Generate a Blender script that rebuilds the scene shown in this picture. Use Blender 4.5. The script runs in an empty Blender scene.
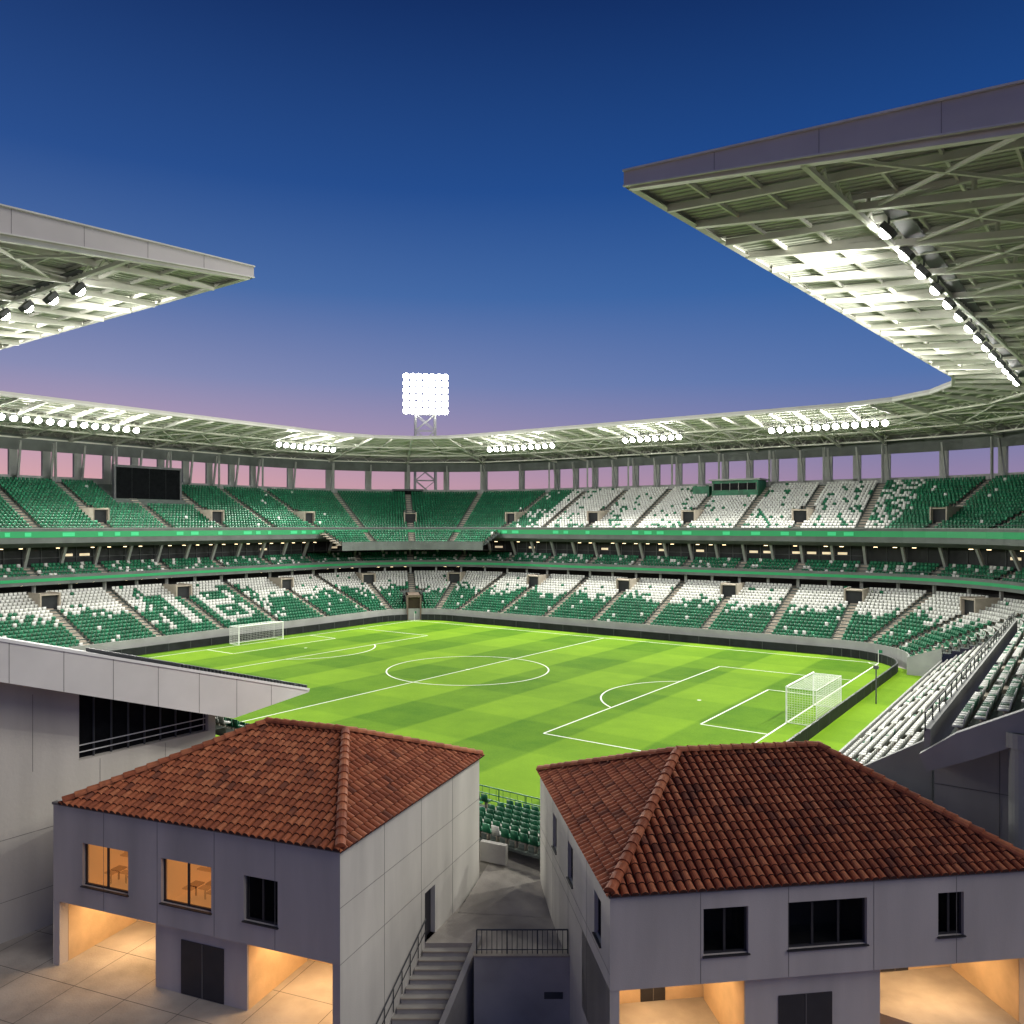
import bpy, bmesh, math, random
import numpy as np
from mathutils import Vector, Matrix
random.seed(7); rng=np.random.RandomState(7)
R=math.radians
scene=bpy.context.scene
HC=16.4
# ---------------- stadium frame (u along pitch, v across) ----------------
UX=Vector((0.813,-0.582,0)); VX=Vector((0.582,0.813,0)); C0=Vector((-5,92,0)); ZV=Vector((0,0,1))
def W(u,v,z=0): return C0+UX*u+VX*v+ZV*z
HL,HW=37.0,31.5

# ---------------- materials ----------------
def lin(c): 
    return tuple(((x/255)/12.92 if x/255<=0.04045 else ((x/255+0.055)/1.055)**2.4) for x in c)
def mat(name,col,rough=0.7,var=0.12,scale=2.0,metal=0.0,bump=0.0,spec=0.4,col2=None,fine=None,streak=False):
    m=bpy.data.materials.new(name); m.use_nodes=True; nt=m.node_tree; b=nt.nodes['Principled BSDF']
    b.inputs['Roughness'].default_value=rough; b.inputs['Metallic'].default_value=metal
    b.inputs['Specular IOR Level'].default_value=spec
    tc=nt.nodes.new('ShaderNodeTexCoord'); n=nt.nodes.new('ShaderNodeTexNoise'); n.inputs['Scale'].default_value=scale; n.inputs['Detail'].default_value=6
    mp=nt.nodes.new('ShaderNodeMapping')
    if streak: mp.inputs['Scale'].default_value=(1,1,0.18)
    nt.links.new(tc.outputs['Object'],mp.inputs[0]); nt.links.new(mp.outputs[0],n.inputs['Vector'])
    r=nt.nodes.new('ShaderNodeValToRGB'); r.color_ramp.elements[0].position=0.3; r.color_ramp.elements[1].position=0.7
    c2=col2 or tuple(min(1,x*(1+var)) for x in col); c1=tuple(x*(1-var) for x in col)
    r.color_ramp.elements[0].color=(*c1,1); r.color_ramp.elements[1].color=(*c2,1)
    nt.links.new(n.outputs['Fac'],r.inputs['Fac']); nt.links.new(r.outputs['Color'],b.inputs['Base Color'])
    if bump>0:
        bn=nt.nodes.new('ShaderNodeBump'); bn.inputs['Strength'].default_value=bump; bn.inputs['Distance'].default_value=0.05
        n2=nt.nodes.new('ShaderNodeTexNoise'); n2.inputs['Scale'].default_value=fine or scale*12; n2.inputs['Detail'].default_value=4
        nt.links.new(tc.outputs['Object'],n2.inputs['Vector']); nt.links.new(n2.outputs['Fac'],bn.inputs['Height']); nt.links.new(bn.outputs['Normal'],b.inputs['Normal'])
    return m
def emis(name,col,s):
    m=bpy.data.materials.new(name); m.use_nodes=True; b=m.node_tree.nodes['Principled BSDF']
    b.inputs['Base Color'].default_value=(*col,1); b.inputs['Emission Color'].default_value=(*col,1); b.inputs['Emission Strength'].default_value=s
    return m
M={}
M['conc']=mat('concrete',(0.38,0.365,0.34),0.85,0.18,0.6,bump=0.15)
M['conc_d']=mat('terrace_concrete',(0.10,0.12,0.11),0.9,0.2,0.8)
M['aisle']=mat('aisle_concrete',(0.33,0.29,0.24),0.9,0.12,1.5)
M['seat_g']=mat('seat_green',(0.005,0.105,0.048),0.45,0.35,0.9)
M['seat_w']=mat('seat_white',(0.52,0.53,0.50),0.45,0.12,0.9)
M['seat_gl']=mat('seat_green_faded',(0.012,0.15,0.07),0.45,0.3,0.9)
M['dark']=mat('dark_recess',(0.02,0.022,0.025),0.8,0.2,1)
M['fascia']=mat('fascia_panel',(0.27,0.28,0.27),0.6,0.12,0.5)
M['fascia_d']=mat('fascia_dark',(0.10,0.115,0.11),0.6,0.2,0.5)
M['steel']=mat('painted_steel',(0.66,0.66,0.60),0.5,0.1,0.7)
M['steel_d']=mat('dark_steel',(0.06,0.065,0.07),0.5,0.2,1)
M['rooftop']=mat('roof_membrane',(0.4,0.4,0.42),0.6,0.08,0.3)
M['green_led']=emis('green_ribbon',(0.004,0.26,0.085),0.10)
M['lamp']=emis('floodlight_lamp',(1,0.98,0.92),60)
M['warm']=emis('warm_ceiling_light',(1,0.75,0.42),5)
M['glass_d']=mat('dark_glass',(0.012,0.016,0.02),0.08,0.3,0.7,spec=0.8)
M['white']=mat('white_paint',(0.78,0.79,0.77),0.5,0.05,3)
M['line']=mat('pitch_line_paint',(0.72,0.76,0.66),0.9,0.1,4)
M['screen']=mat('led_screen',(0.006,0.007,0.008),0.95,0.3,2,spec=.05)
M['matt_black']=mat('matt_black',(0.012,0.013,0.014),0.95,0.3,2,spec=.05)
M['deck']=mat('roof_deck',(0.45,0.475,0.41),0.6,0.16,0.4)

# ---------------- mesh builder ----------------
class MB:
    def __init__(s): s.v=[];s.f=[];s.m=[]
    def add(s,vs,fs,mi=0):
        o=len(s.v); s.v+= [tuple(x) for x in vs]; s.f+=[tuple(i+o for i in f) for f in fs]; s.m+=[mi]*len(fs)
    def quad(s,a,b,c,d,mi=0): s.add([a,b,c,d],[(0,1,2,3)],mi)
    def box(s,o,ex,ey,ez,mi=0):
        o=Vector(o);ex=Vector(ex);ey=Vector(ey);ez=Vector(ez)
        vs=[o,o+ex,o+ex+ey,o+ey,o+ez,o+ex+ez,o+ex+ey+ez,o+ey+ez]
        s.add(vs,[(0,3,2,1),(4,5,6,7),(0,1,5,4),(1,2,6,5),(2,3,7,6),(3,0,4,7)],mi)
    def beam(s,p,q,w,h,mi=0,up=ZV):
        p=Vector(p);q=Vector(q);d=q-p
        if d.length<1e-5:return
        sd=d.cross(up)
        if sd.length<1e-4: sd=d.cross(Vector((1,0,0)))
        sd.normalize(); u2=sd.cross(d).normalized()
        s.box(p-sd*w/2-u2*h/2,d,sd*w,u2*h,mi)
    def cyl(s,p,q,r,n=8,mi=0,r2=None):
        p=Vector(p);q=Vector(q);d=(q-p).normalized(); a=d.orthogonal().normalized(); b=d.cross(a); r2=r if r2 is None else r2
        vs=[p+(a*math.cos(t)+b*math.sin(t))*r for t in [2*math.pi*i/n for i in range(n)]]+[q+(a*math.cos(t)+b*math.sin(t))*r2 for t in [2*math.pi*i/n for i in range(n)]]
        s.add(vs,[(i,(i+1)%n,n+(i+1)%n,n+i) for i in range(n)]+[tuple(range(n))[::-1],tuple(range(n,2*n))],mi)
    def dome(s,c,d,r,mi=0,flat=.7):
        d=Vector(d).normalized(); a=d.orthogonal().normalized(); b=d.cross(a); n=10; vs=[]
        for (rr,h) in ((1,0),(.8,.55),(.4,.9)):
            vs+=[c+(a*math.cos(2*math.pi*i/n)+b*math.sin(2*math.pi*i/n))*r*rr+d*r*h*flat for i in range(n)]
        fs=[(j*n+i,j*n+(i+1)%n,(j+1)*n+(i+1)%n,(j+1)*n+i) for j in range(2) for i in range(n)]+[tuple(range(2*n,3*n))]
        s.add(vs,fs,mi)
    def obj(s,name,mats,parent=None,bevel=0):
        me=bpy.data.meshes.new(name); me.from_pydata(s.v,[],s.f); 
        for m in mats: me.materials.append(M[m] if isinstance(m,str) else m)
        me.polygons.foreach_set('material_index',s.m); me.update()
        ob=bpy.data.objects.new(name,me); scene.collection.objects.link(ob)
        if parent: ob.parent=parent
        return ob
def group(name):
    e=bpy.data.objects.new(name,None); scene.collection.objects.link(e); return e

# ---------------- ring geometry ----------------
def pt(k,t,d):
    if k=='L': return (-HL-d,t)
    if k=='F': return (t,HW+d)
    if k=='R': return (HL+d,t)
    if k=='N': return (t,-HW-d)
    a=R(t)
    if k=='A': return (-31-(6+d)*math.cos(a),25.5+(6+d)*math.sin(a))
    if k=='B': return (31+(6+d)*math.sin(a),25.5+(6+d)*math.cos(a))
def P(k,t,d,z): u,v=pt(k,t,d); return W(u,v,z)
def stations(k,t0,t1):
    n=max(1,int(round(abs(t1-t0)/7.5))) if k in 'AB' else 1
    return [t0+(t1-t0)*i/n for i in range(n+1)]
def split(k,a,b,n): return [(k,a+(b-a)*i/n,a+(b-a)*(i+1)/n) for i in range(n)]
BL=split('L',-50,25.5,8); BA=split('A',0,90,4); BF=split('F',-31,31,7); BB=split('B',0,90,4); BRs=split('R',25.5,17,1)
RING=BL+BA+BF+BB+BRs
def sweep(mb,blocks,prof,mi=0):
    for (k,a,b) in blocks:
        st=stations(k,a,b)
        for i in range(len(st)-1):
            for j in range(len(prof)-1):
                mb.quad(P(k,st[i],*prof[j]),P(k,st[i+1],*prof[j]),P(k,st[i+1],*prof[j+1]),P(k,st[i],*prof[j+1]),mi)
# seats
def cubev(x0,x1,y0,y1,z0,z1,tilt=0):
    return [(x,y+ (z-z0)*tilt,z) for x,y,z in [(x0,y0,z0),(x1,y0,z0),(x1,y1,z0),(x0,y1,z0),(x0,y0,z1),(x1,y0,z1),(x1,y1,z1),(x0,y1,z1)]]
CF=[(0,3,2,1),(4,5,6,7),(0,1,5,4),(1,2,6,5),(2,3,7,6),(3,0,4,7)]
ST=np.array(cubev(-.22,.22,-.02,.38,.38,.45)+cubev(-.22,.22,-.06,-.01,.40,.86,-.18)+cubev(-.05,.05,.02,.20,0,.38),dtype=float)
SF=np.array([[i+8*b for i in f] for b in range(3) for f in CF])
class Seats:
    def __init__(s): s.p=[];s.t=[];s.f=[];s.c=[]
    def obj(s,name,parent):
        p=np.array(s.p);t=np.array(s.t);f=np.array(s.f);c=np.array(s.c);n=len(p)
        v=p[:,None,:]+ST[None,:,0:1]*t[:,None,:]+ST[None,:,1:2]*f[:,None,:]; v[:,:,2]+=ST[None,:,2]
        v=v.reshape(-1,3); F=(SF[None]+24*np.arange(n)[:,None,None]).reshape(-1,4)
        me=bpy.data.meshes.new(name); me.vertices.add(len(v)); me.vertices.foreach_set('co',v.ravel())
        me.loops.add(F.size); me.loops.foreach_set('vertex_index',F.ravel()); me.polygons.add(len(F))
        me.polygons.foreach_set('loop_start',np.arange(0,F.size,4)); me.polygons.foreach_set('loop_total',np.full(len(F),4))
        for m in ('seat_g','seat_w','seat_gl','aisle'): me.materials.append(M[m])
        mi=np.repeat(c[:,None],18,axis=1); mi[:,12:]=3
        me.polygons.foreach_set('material_index',mi.ravel().astype(np.int32)); me.update(calc_edges=True)
        ob=bpy.data.objects.new(name,me); scene.collection.objects.link(ob); ob.parent=parent; return ob
def hsh(a,b): return (math.sin(a*12.9898+b*78.233)*43758.5453)%1.0
FONT={'T':["11111","00100","00100","00100","00100","00100","00100"],'B':["11110","10001","10001","11110","10001","10001","11110"]}
def white_p(tier,k,t,rf):
    tt=t if k in 'LFRN' else t*0.3
    if tier=='low':
        if k=='L' and -10<t<9.5 and 0.08<rf<0.9: return -1
        w=0.54+0.07*math.sin(tt*0.6+{'L':0,'A':1,'F':2,'B':3,'R':4,'N':5}[k])
        p=(rf-w)*4.0+0.5
        return min(.98,max(.03,p))
    if tier=='up':
        if k=='L': return 0.005
        if k=='A': return 0.005
        if k=='F':
            if t<-25: return .22 if rf<.5 else .04
            w=0.92-0.05*math.sin(t*0.5)
            if t>24: return 0.78
            return w if rf>.10 else .6
        if k=='B': return .5 if t<10 else 0.005
        return .01
    if tier=='mid': return 0.15
    if tier=='right': 
        return 0.96 if rf<.85 else .7
    if tier=='r2': return .6
    return .03
def tier(mb,seats,tname,blocks,d0,z0,n,tread,rise,skip=None,voms=None):
    for bi,(k,a,b) in enumerate(blocks):
        st=stations(k,a,b)
        for i in range(len(st)-1):
            for r in range(n):
                d=d0+r*tread; z=z0+r*rise
                mb.quad(P(k,st[i],d,z),P(k,st[i+1],d,z),P(k,st[i+1],d+tread,z),P(k,st[i],d+tread,z),0)
                mb.quad(P(k,st[i],d+tread,z),P(k,st[i+1],d+tread,z),P(k,st[i+1],d+tread,z+rise),P(k,st[i],d+tread,z+rise),0)
        p0=P(k,a,d0,0);p1=P(k,a,d0+1,0); fr=(p0-p1).normalized(); tg=Vector((-fr.y,fr.x,0))
        for r in range(n):
            p=P(k,a,d0+r*tread,z0+r*rise+.01)
            mb.box(p-tg*.55,tg*1.1,-fr*tread,ZV*.02,1)
            mb.box(p-tg*.55-fr*(tread*.5),tg*1.1,-fr*tread*.5,ZV*(rise*.5),1)
        if voms and bi%voms[3]==voms[4]:
            r0,r1,w=voms[0],voms[1],voms[2]
            pb=P(k,a,d0+r0*tread,z0+r0*rise); L=(r1-r0)*tread; h=max((r1-r0)*rise,1.9)
            for s in (-1,1):
                mb.box(pb+tg*s*w/2-tg*.1,tg*.2,-fr*L,ZV*(h+.3),1)
            mb.box(pb-tg*w/2-fr*.1+ZV*h,tg*w,-fr*(L-.1),ZV*.15,1)
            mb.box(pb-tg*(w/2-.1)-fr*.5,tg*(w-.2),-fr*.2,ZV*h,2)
        for r in range(n):
            d=d0+r*tread+tread*.55; z=z0+r*rise; rf=r/max(1,n-1)
            if k in 'AB':
                rad=6+d; ln=R(abs(b-a))*rad
            else: ln=abs(b-a)
            ns=int((ln-1.25)/.52)
            for j in range(ns):
                q=(0.625+ (j+.5)*(ln-1.25)/ns)/ln; t=a+(b-a)*q
                if skip and skip(k,t,r): continue
                if voms:
                    r0,r1,w=voms[0],voms[1],voms[2]
                    if r0-0<=r<=r1:
                        if (bi%voms[3]==voms[4] and q*ln<w/2+.2) : continue
                        if ((bi+1)%voms[3]==voms[4] and (1-q)*ln<w/2+.2) : continue
                wp=white_p(tname,k,t,rf)
                if wp==-1:
                    c=0 if hsh(int(t*1.9),r)>.04 else 1
                    x=(t+8.4)/1.2; row=int((0.88-rf)/0.74*7) if rf<.88 else -1
                    if 0<=row<7 and x>=0:
                        ci=int(x)
                        if ci<5 and FONT['T'][row][ci]=='1': c=1
                        elif 6<=ci<=10 and FONT['B'][row][ci-6]=='1': c=1
                        elif ci==11 or ci==12: c=0
                    if t>7.5 or t<-9: c=1 if random.random()<.5 else 0
                else:
                    c=1 if random.random()<wp else 0
                if c==0 and random.random()<.10: c=2
                pp=P(k,t,d,z)
                e=P(k,t,d-1,z)-pp; e.normalize()
                seats.p.append(tuple(pp)); seats.f.append(tuple(e)); seats.t.append((-e.y,e.x,0)); seats.c.append(c)

# ---------------- grandstand ----------------
g=group('grandstand')
mb=MB(); se=Seats()
lowring=BL+BA+BF+BB
tun=lambda k,t,r: k=='A' and 38<t<52 and r<9
tier(mb,se,'low',lowring,4.2,1.3,17,.84,.345,skip=tun,voms=(12,16,2.4,2,1))
BRl=split('R',25.5,-31,6)
tier(mb,se,'right',BRl,7.6,1.35,9,.84,.52)
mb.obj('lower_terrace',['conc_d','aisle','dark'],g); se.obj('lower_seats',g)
mb=MB(); se=Seats()
tier(mb,se,'mid',RING,17.9,9.1,4,.9,.42)
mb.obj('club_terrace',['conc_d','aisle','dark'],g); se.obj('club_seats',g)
mb=MB(); se=Seats()
tier(mb,se,'up',RING,17.3,15.4,19,.83,.395,voms=(3,8,2.2,2,0),skip=lambda k,t,r:(k=='F' and 5<t<11.5 and r>14) or (k=='L' and -6.5<t<6.5 and r>9))
tier(mb,se,'up',BA,11.6,12.8,7,.81,.37)
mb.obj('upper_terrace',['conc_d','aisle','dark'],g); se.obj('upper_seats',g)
mb=MB(); se=Seats()
tier(mb,se,'r2',split('R',17,-33,5),15.6,7.3,13,.85,.46)
tier(mb,se,'low',split('N',-45,20,7),4.2,1.2,20,.9,.40)
tier(mb,se,'deep',split('N',22,39,2),3.4,.3,7,.85,.12)
mb.obj('end_terrace',['conc_d','aisle','dark'],g); se.obj('end_seats',g)
# fascias, walls
mb=MB()
sweep(mb,lowring,[(4.1,0),(4.1,1.9),(4.25,1.9),(4.25,1.3)],0)
sweep(mb,BRl,[(7.4,0),(7.4,1.9),(7.55,1.9),(7.55,1.3)],0)
mb.quad(P('R',25.5,4.1,0),P('R',25.5,7.5,0),P('R',25.5,7.5,3.2),P('R',25.5,4.1,1.9),0)
full=RING
sweep(mb,full,[(18.4,7.15),(22.5,7.15)],0)
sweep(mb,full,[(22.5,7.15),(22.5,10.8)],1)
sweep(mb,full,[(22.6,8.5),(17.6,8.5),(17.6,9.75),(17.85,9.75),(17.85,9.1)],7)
sweep(mb,full,[(21.5,10.75),(22.3,10.75)],0)
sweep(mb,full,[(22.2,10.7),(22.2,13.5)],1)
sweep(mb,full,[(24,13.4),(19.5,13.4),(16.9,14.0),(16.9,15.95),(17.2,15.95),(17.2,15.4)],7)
sweep(mb,full,[(16.85,14.75),(16.85,15.55)],2)
sweep(mb,full,[(17.55,8.95),(17.55,9.35)],2)
sweep(mb,full,[(16.82,15.9),(16.82,16.0),(17.22,16.0)],0)
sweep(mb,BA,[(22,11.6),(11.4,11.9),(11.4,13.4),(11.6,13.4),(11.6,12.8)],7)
for (k,a,b) in full:
    n=4
    for i in range(n):
        t=a+(b-a)*i/n
        mb.beam(P(k,t,22.1,10.75),P(k,t,22.1,13.4),.12,.12,3)
        if i%2==0:
            mb.beam(P(k,t,18.9,7.15),P(k,t,18.9,8.5),.35,.35,0)
            mb.beam(P(k,t,21.6,10.7),P(k,t,20.2,13.5),.35,.4,0)
        for dd,zz in ((20.3,8.42),(20.4,13.3)):
            if random.random()<.7:
                p=P(k,t+(b-a)/n*.5,dd,zz-.08); mb.box(p,UX*.5,VX*.25,ZV*.06,4)
        if random.random()<.4:
            q0=P(k,t+(b-a)/n*.2,22.15,12.2);q1=P(k,t+(b-a)/n*.8,22.15,12.2); mb.beam(q0,q1,.03,.35,5)
        if random.random()<.6 and k not in 'AB':
            dt=(b-a)/n
            q0=P(k,t+dt*.15,16.83,15.15);q1=P(k,t+dt*random.uniform(.4,.85),16.83,15.15); mb.beam(q0,q1,.02,.5,6)
    if k not in 'AB': mb.beam(P(k,a,22.05,11.9),P(k,b,22.05,11.9),.06,.08,3)
for (k,a,b) in full:
    st=stations(k,a,b)
    for i in range(len(st)-1):
        mb.beam(P(k,st[i],17.0,16.35),P(k,st[i+1],17.0,16.35),.05,.05,3)
        mb.beam(P(k,st[i],17.7,10.15),P(k,st[i+1],17.7,10.15),.05,.05,3)
# rear wall
sweep(mb,full,[(33.0,22.9),(36,22.9)],0)
sweep(mb,full,[(36,15),(36,23.9),(36.3,23.9),(36.3,15)],0)
sweep(mb,full,[(36.35,27.7),(35.9,27.7),(35.9,30.0)],7)
for (k,a,b) in full:
    for i in range(2):
        t=a+(b-a)*i/2
        p=P(k,t,36.0,22.9); q=P(k,t,35,22.9); o=(p-q).normalized(); tg=Vector((-o.y,o.x,0))
        mb.box(p-tg*.6,tg*1.2,o*.5,ZV*5.2,0)
        mb.beam(p-tg*.45-ZV*.1-o*.3,p-tg*.3+ZV*6.0-o*1.6,.3,.3,0)
        if i==0: mb.beam(P(k,t,33.2,22.9),P(k,t,33.2,29.0),.3,.3,0)
g_st=mb.obj('fascias_and_walls',['fascia','dark','green_led','steel_d','warm',emis('lounge_glow',(1,.8,.55),.45),emis('green_ribbon_bright',(.03,.50,.20),.2),'fascia_d'],g)
# tunnel portal
mb=MB()
o=P('A',45,10,0)-P('A',45,3.6,0)
for s0,s1 in ((37.5,39),(51,52.5)):
    a=P('A',s0,3.6,0);b=P('A',s1,3.6,0)
    mb.box(a,b-a,o,ZV*4.3,0)
a=P('A',37.5,3.6,3.9);b=P('A',52.5,3.6,3.9); mb.box(a,b-a,o,ZV*.4,0)
a=P('A',38.5,4.4,0);b=P('A',51.5,4.4,0); mb.box(a,b-a,o*.8,ZV*3.9,1)
mb.obj('players_tunnel',[mat('tunnel_frame',(.12,.09,.07),.8),mat('tunnel_brown',(.045,.03,.02),.8)],g)

# right-hand rake end (raker beam, concourse wall, columns)
mb=MB()
for v0,th in ((-33.6,.5),):
    prof=[(51.6,6.6),(53.0,7.7),(64,13.6),(64,12.3),(53.6,6.7),(51.9,5.9)]
    A=[W(u,v0,z) for u,z in prof]; B=[W(u,v0+th,z) for u,z in prof]; n=len(prof)
    mb.add(A+B,[tuple(range(n)),tuple(range(n,2*n))[::-1]]+[(i,n+i,n+(i+1)%n,(i+1)%n) for i in range(n)],0)
for u in (55.3,60.5):
    mb.cyl(W(u,-33.3,-.4),W(u,-33.3,7.9+(u-55)*.45),.45,20,0)
    mb.cyl(W(u,-33.3,7.3+(u-55)*.45),W(u,-33.3,7.9+(u-55)*.45),.6,20,0)
# end wall below the raker, set back, with panel joints and a service door
prof=[(51.9,-.4),(51.9,6.2),(53.6,7.0),(64,12.6),(64,-.4)]
mb.add([W(u,-31.6,z) for u,z in prof],[(0,1,2,3,4)],3)
for u in (54.4,57.2,60,62.8): mb.box(W(u,-31.62,-.4),UX*.02,VX*.01,ZV*(7.2+(u-53.6)*.5),2)
for z in (2.2,4.9): mb.box(W(51.9,-31.63,z),UX*12,VX*.01,ZV*.02,2)
mb.box(W(57.6,-31.66,-.4),UX*1.6,VX*.04,ZV*2.3,2)
mb.box(W(51.7,-33,5.9),VX*50,UX*.25,ZV*1.7,0)
for i in range(26):
    mb.beam(W(51.75,-33+i*2,7.5),W(51.75,-33+i*2,8.3),.05,.05,2)
mb.beam(W(51.75,-33,8.3),W(51.75,17,8.3),.06,.06,2); mb.beam(W(51.75,-33,7.9),W(51.75,17,7.9),.04,.04,2)
for i in range(7):
    mb.box(W(52.2+i*1.6,-33.1,6.2+i*.8),UX*.3,VX*1.4,ZV*.3,1)
mb.quad(W(51.8,-31.5,0),W(51.8,17,0),W(51.8,17,7.0),W(51.8,-31.5,7.0),1)
prof=[(44.3,-.4),(44.3,2.2),(51.8,6.9),(51.8,-.4)]
A=[W(u,-31.4,z) for u,z in prof]; B=[W(u,-31.0,z) for u,z in prof]
mb.add(A+B,[(3,2,1,0),(4,5,6,7)]+[(i,(i+1)%4,4+(i+1)%4,4+i) for i in range(4)],0)
mb.obj('raker_beam',['fascia','conc_d','steel_d',mat('end_wall',(.30,.29,.28),.85,.18,.5,streak=True)],g)
# screens
def screen(name,c,t,w,h,th,n):
    gg=MB(); o=c-t*w/2
    gg.box(o,t*w,n*th,ZV*h,0)
    gg.box(o+t*.35-n*.03+ZV*.35,t*(w-.7),n*.02,ZV*(h-.7),1)
    for s in (.2,.8): gg.beam(o+t*w*s+n*th*.5-ZV*3.2,o+t*w*s+n*th*.5,.35,.35,0)
    for i in range(1,4): gg.beam(o+t*w*i/4-n*.045+ZV*.35,o+t*w*i/4-n*.045+ZV*(h-.35),.02,.01,0)
    return gg.obj(name,['steel_d','screen'])
screen('scoreboard',W(-65.5,0,19.2),VX,11.5,6.6,.6,-UX)
cd=(W(-31,25.5)-W(-44,38.5)).normalized()
screen('scoreboard',W(-31,25.5)-cd*39+ZV*21.0,Vector((-cd.y,cd.x,0)),6.5,2.9,.5,-cd)
mb=MB(); mb.box(W(4.8,60.5,21.3),UX*8,VX*4,ZV*2.6,0); mb.box(W(4.4,60.0,23.9),UX*8.8,VX*4.8,ZV*.25,1); mb.box(W(5.2,60.45,22.3),UX*7.2,VX*.03,ZV*1.1,2)
mb.box(W(1.0,61.2,21.3),UX*3,VX*3,ZV*1.8,0)
for i in range(6): mb.beam(W(5+i*1.5,60.4,22.2),W(5+i*1.5,60.4,23.5),.1,.06,1)
mb.obj('press_box',['seat_g','fascia','matt_black'])

# ---------------- roof ----------------
gr=group('stadium_roof')
mb=MB(); 
ring=[]
def din(k,t):
    if k=='L':return 13
    if k=='A':return 13-3*t/90
    if k=='F':return 10
    if k=='B':return 10-1.5*t/90
    if k=='R':return 8.5-5.5*(25.5-t)/63.5
def addst(k,ts):
    for t in ts: ring.append((pt(k,t,din(k,t)),pt(k,t,38)))
addst('L',[-50+75.5*i/11 for i in range(11)]); addst('A',[0,22.5,45,67.5]); addst('F',[-31+62*i/9 for i in range(9)]); addst('B',[0,22.5,45,67.5]); addst('R',[25.5-63.5*i/10 for i in range(11)])
near=[((14-7*i,-39.6),(14-7*i,-68)) for i in range(11)]
ZI=32.3
def ztop(s): return ZI+.35-.055*s
def zbot(s): return ZI-.25-.11*s
def rooft(sts):
    pts=[]
    for (i,o) in sts:
        I=Vector((*i,0));O=Vector((*o,0)); L=(O-I).length; pts.append((I,O,L))
    def Q(a,s,z):
        I,O,L=a; p=I+(O-I)*(s/L); return W(p.x,p.y,z)
    NP=14
    for a,b in zip(pts[:-1],pts[1:]):
        for j in range(NP):
            f0,f1=j/NP,(j+1)/NP
            q=[Q(a,f0*a[2],ztop(f0*a[2])),Q(b,f0*b[2],ztop(f0*b[2])),Q(b,f1*b[2],ztop(f1*b[2])),Q(a,f1*a[2],ztop(f1*a[2]))]
            mb.quad(*[p-ZV*.3 for p in q],0); mb.quad(*q,1)
        for j in range(NP+1):
            f=j/NP
            mb.beam(Q(a,f*a[2],ztop(f*a[2])-.42),Q(b,f*b[2],ztop(f*b[2])-.42),.12,.22,2)
        NR=14
        for j in range(1,NR):
            f=j/NR
            i0=Q(a,.3,ztop(.3)-.33)*(1-f)+Q(b,.3,ztop(.3)-.33)*f; i1=Q(a,a[2],ztop(a[2])-.33)*(1-f)+Q(b,b[2],ztop(b[2])-.33)*f
            mb.beam(i0,i1,.05,.06,0)
        mb.quad(Q(a,0,ztop(0)+.02),Q(b,0,ztop(0)+.02),Q(b,0,zbot(0)),Q(a,0,zbot(0)),3)
        mb.quad(Q(a,.35,zbot(0)),Q(b,.35,zbot(0)),Q(b,0,zbot(0)),Q(a,0,zbot(0)),3)
        mb.quad(Q(a,a[2],ztop(a[2])),Q(b,b[2],ztop(b[2])),Q(b,b[2],zbot(b[2])),Q(a,a[2],zbot(a[2])),3)
        for s in (8,16,23):
            mb.beam(Q(a,s,zbot(s)-.0),Q(b,s,zbot(s)),.22,.22,2)
            m=lambda f,z:(Q(a,s,z)*(1-f)+Q(b,s,z)*f)
            for f in (0,.25,.5,.75): mb.beam(m(f,zbot(s)),m(f+.125,ztop(s)-.45),.1,.1,2); mb.beam(m(f+.125,ztop(s)-.45),m(f+.25,zbot(s)),.1,.1,2)
        mb.beam(Q(a,9,zbot(9)+.1),Q(b,16,zbot(16)+.1),.14,.14,2)
        mb.beam(Q(b,9,zbot(9)+.1),Q(a,16,zbot(16)+.1),.14,.14,2)
        m0=(Q(a,.3,ztop(.3)-.6)+Q(b,.3,ztop(.3)-.6))/2; m1=(Q(a,a[2],ztop(a[2])-.6)+Q(b,b[2],ztop(b[2])-.6))/2
        mb.beam(m0,m1,.2,.35,2)
    for a in pts:
        L=a[2]
        mb.beam(Q(a,.2,zbot(.2)+.12),Q(a,L,zbot(L)),.34,.34,2)
        mb.beam(Q(a,.2,ztop(.2)-.5),Q(a,L,ztop(L)-.5),.25,.25,2)
        n=8
        for j in range(1,n):
            s=L*j/n; s2=L*(j+1)/n
            mb.beam(Q(a,s,zbot(s)),Q(a,s,ztop(s)-.5),.16,.16,2); 
            if j<n: mb.beam(Q(a,s,zbot(s)),Q(a,s2,ztop(s2)-.5),.14,.14,2)
    for a,a2 in ((pts[0],pts[1]),(pts[-1],pts[-2])):
        L=a[2]; out=(Q(a,0,0)-Q(a2,0,0)).normalized()*.35
        zf=lambda s: ztop(s)-.55-.045*s
        k1=out-out.normalized()*.3
        for kk in (out,k1):
            mb.quad(Q(a,0,ztop(0)+.1)+kk,Q(a,L,ztop(L)+.1)+kk,Q(a,L,zf(L))+kk,Q(a,0,zf(0))+kk,3)
        mb.quad(Q(a,0,zf(0))+out,Q(a,L,zf(L))+out,Q(a,L,zf(L))+k1,Q(a,0,zf(0))+k1,3)
        mb.quad(Q(a,0,ztop(0)+.1)+out,Q(a,L,ztop(L)+.1)+out,Q(a,L,ztop(L)+.1)+k1,Q(a,0,ztop(0)+.1)+k1,3)
        mb.quad(Q(a,0,ztop(0)+.1)+out,Q(a,0,ztop(0)+.1),Q(a,0,zbot(0)),Q(a,0,zf(0))+out,3)
        mb.beam(Q(a,0,ztop(0)+.14)+out*1.1,Q(a,L,ztop(L)+.14)+out*1.1,.2,.08,2)
        mb.beam(Q(a,0,zf(0))+out*1.1,Q(a,L,zf(L))+out*1.1,.12,.07,2)
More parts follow.
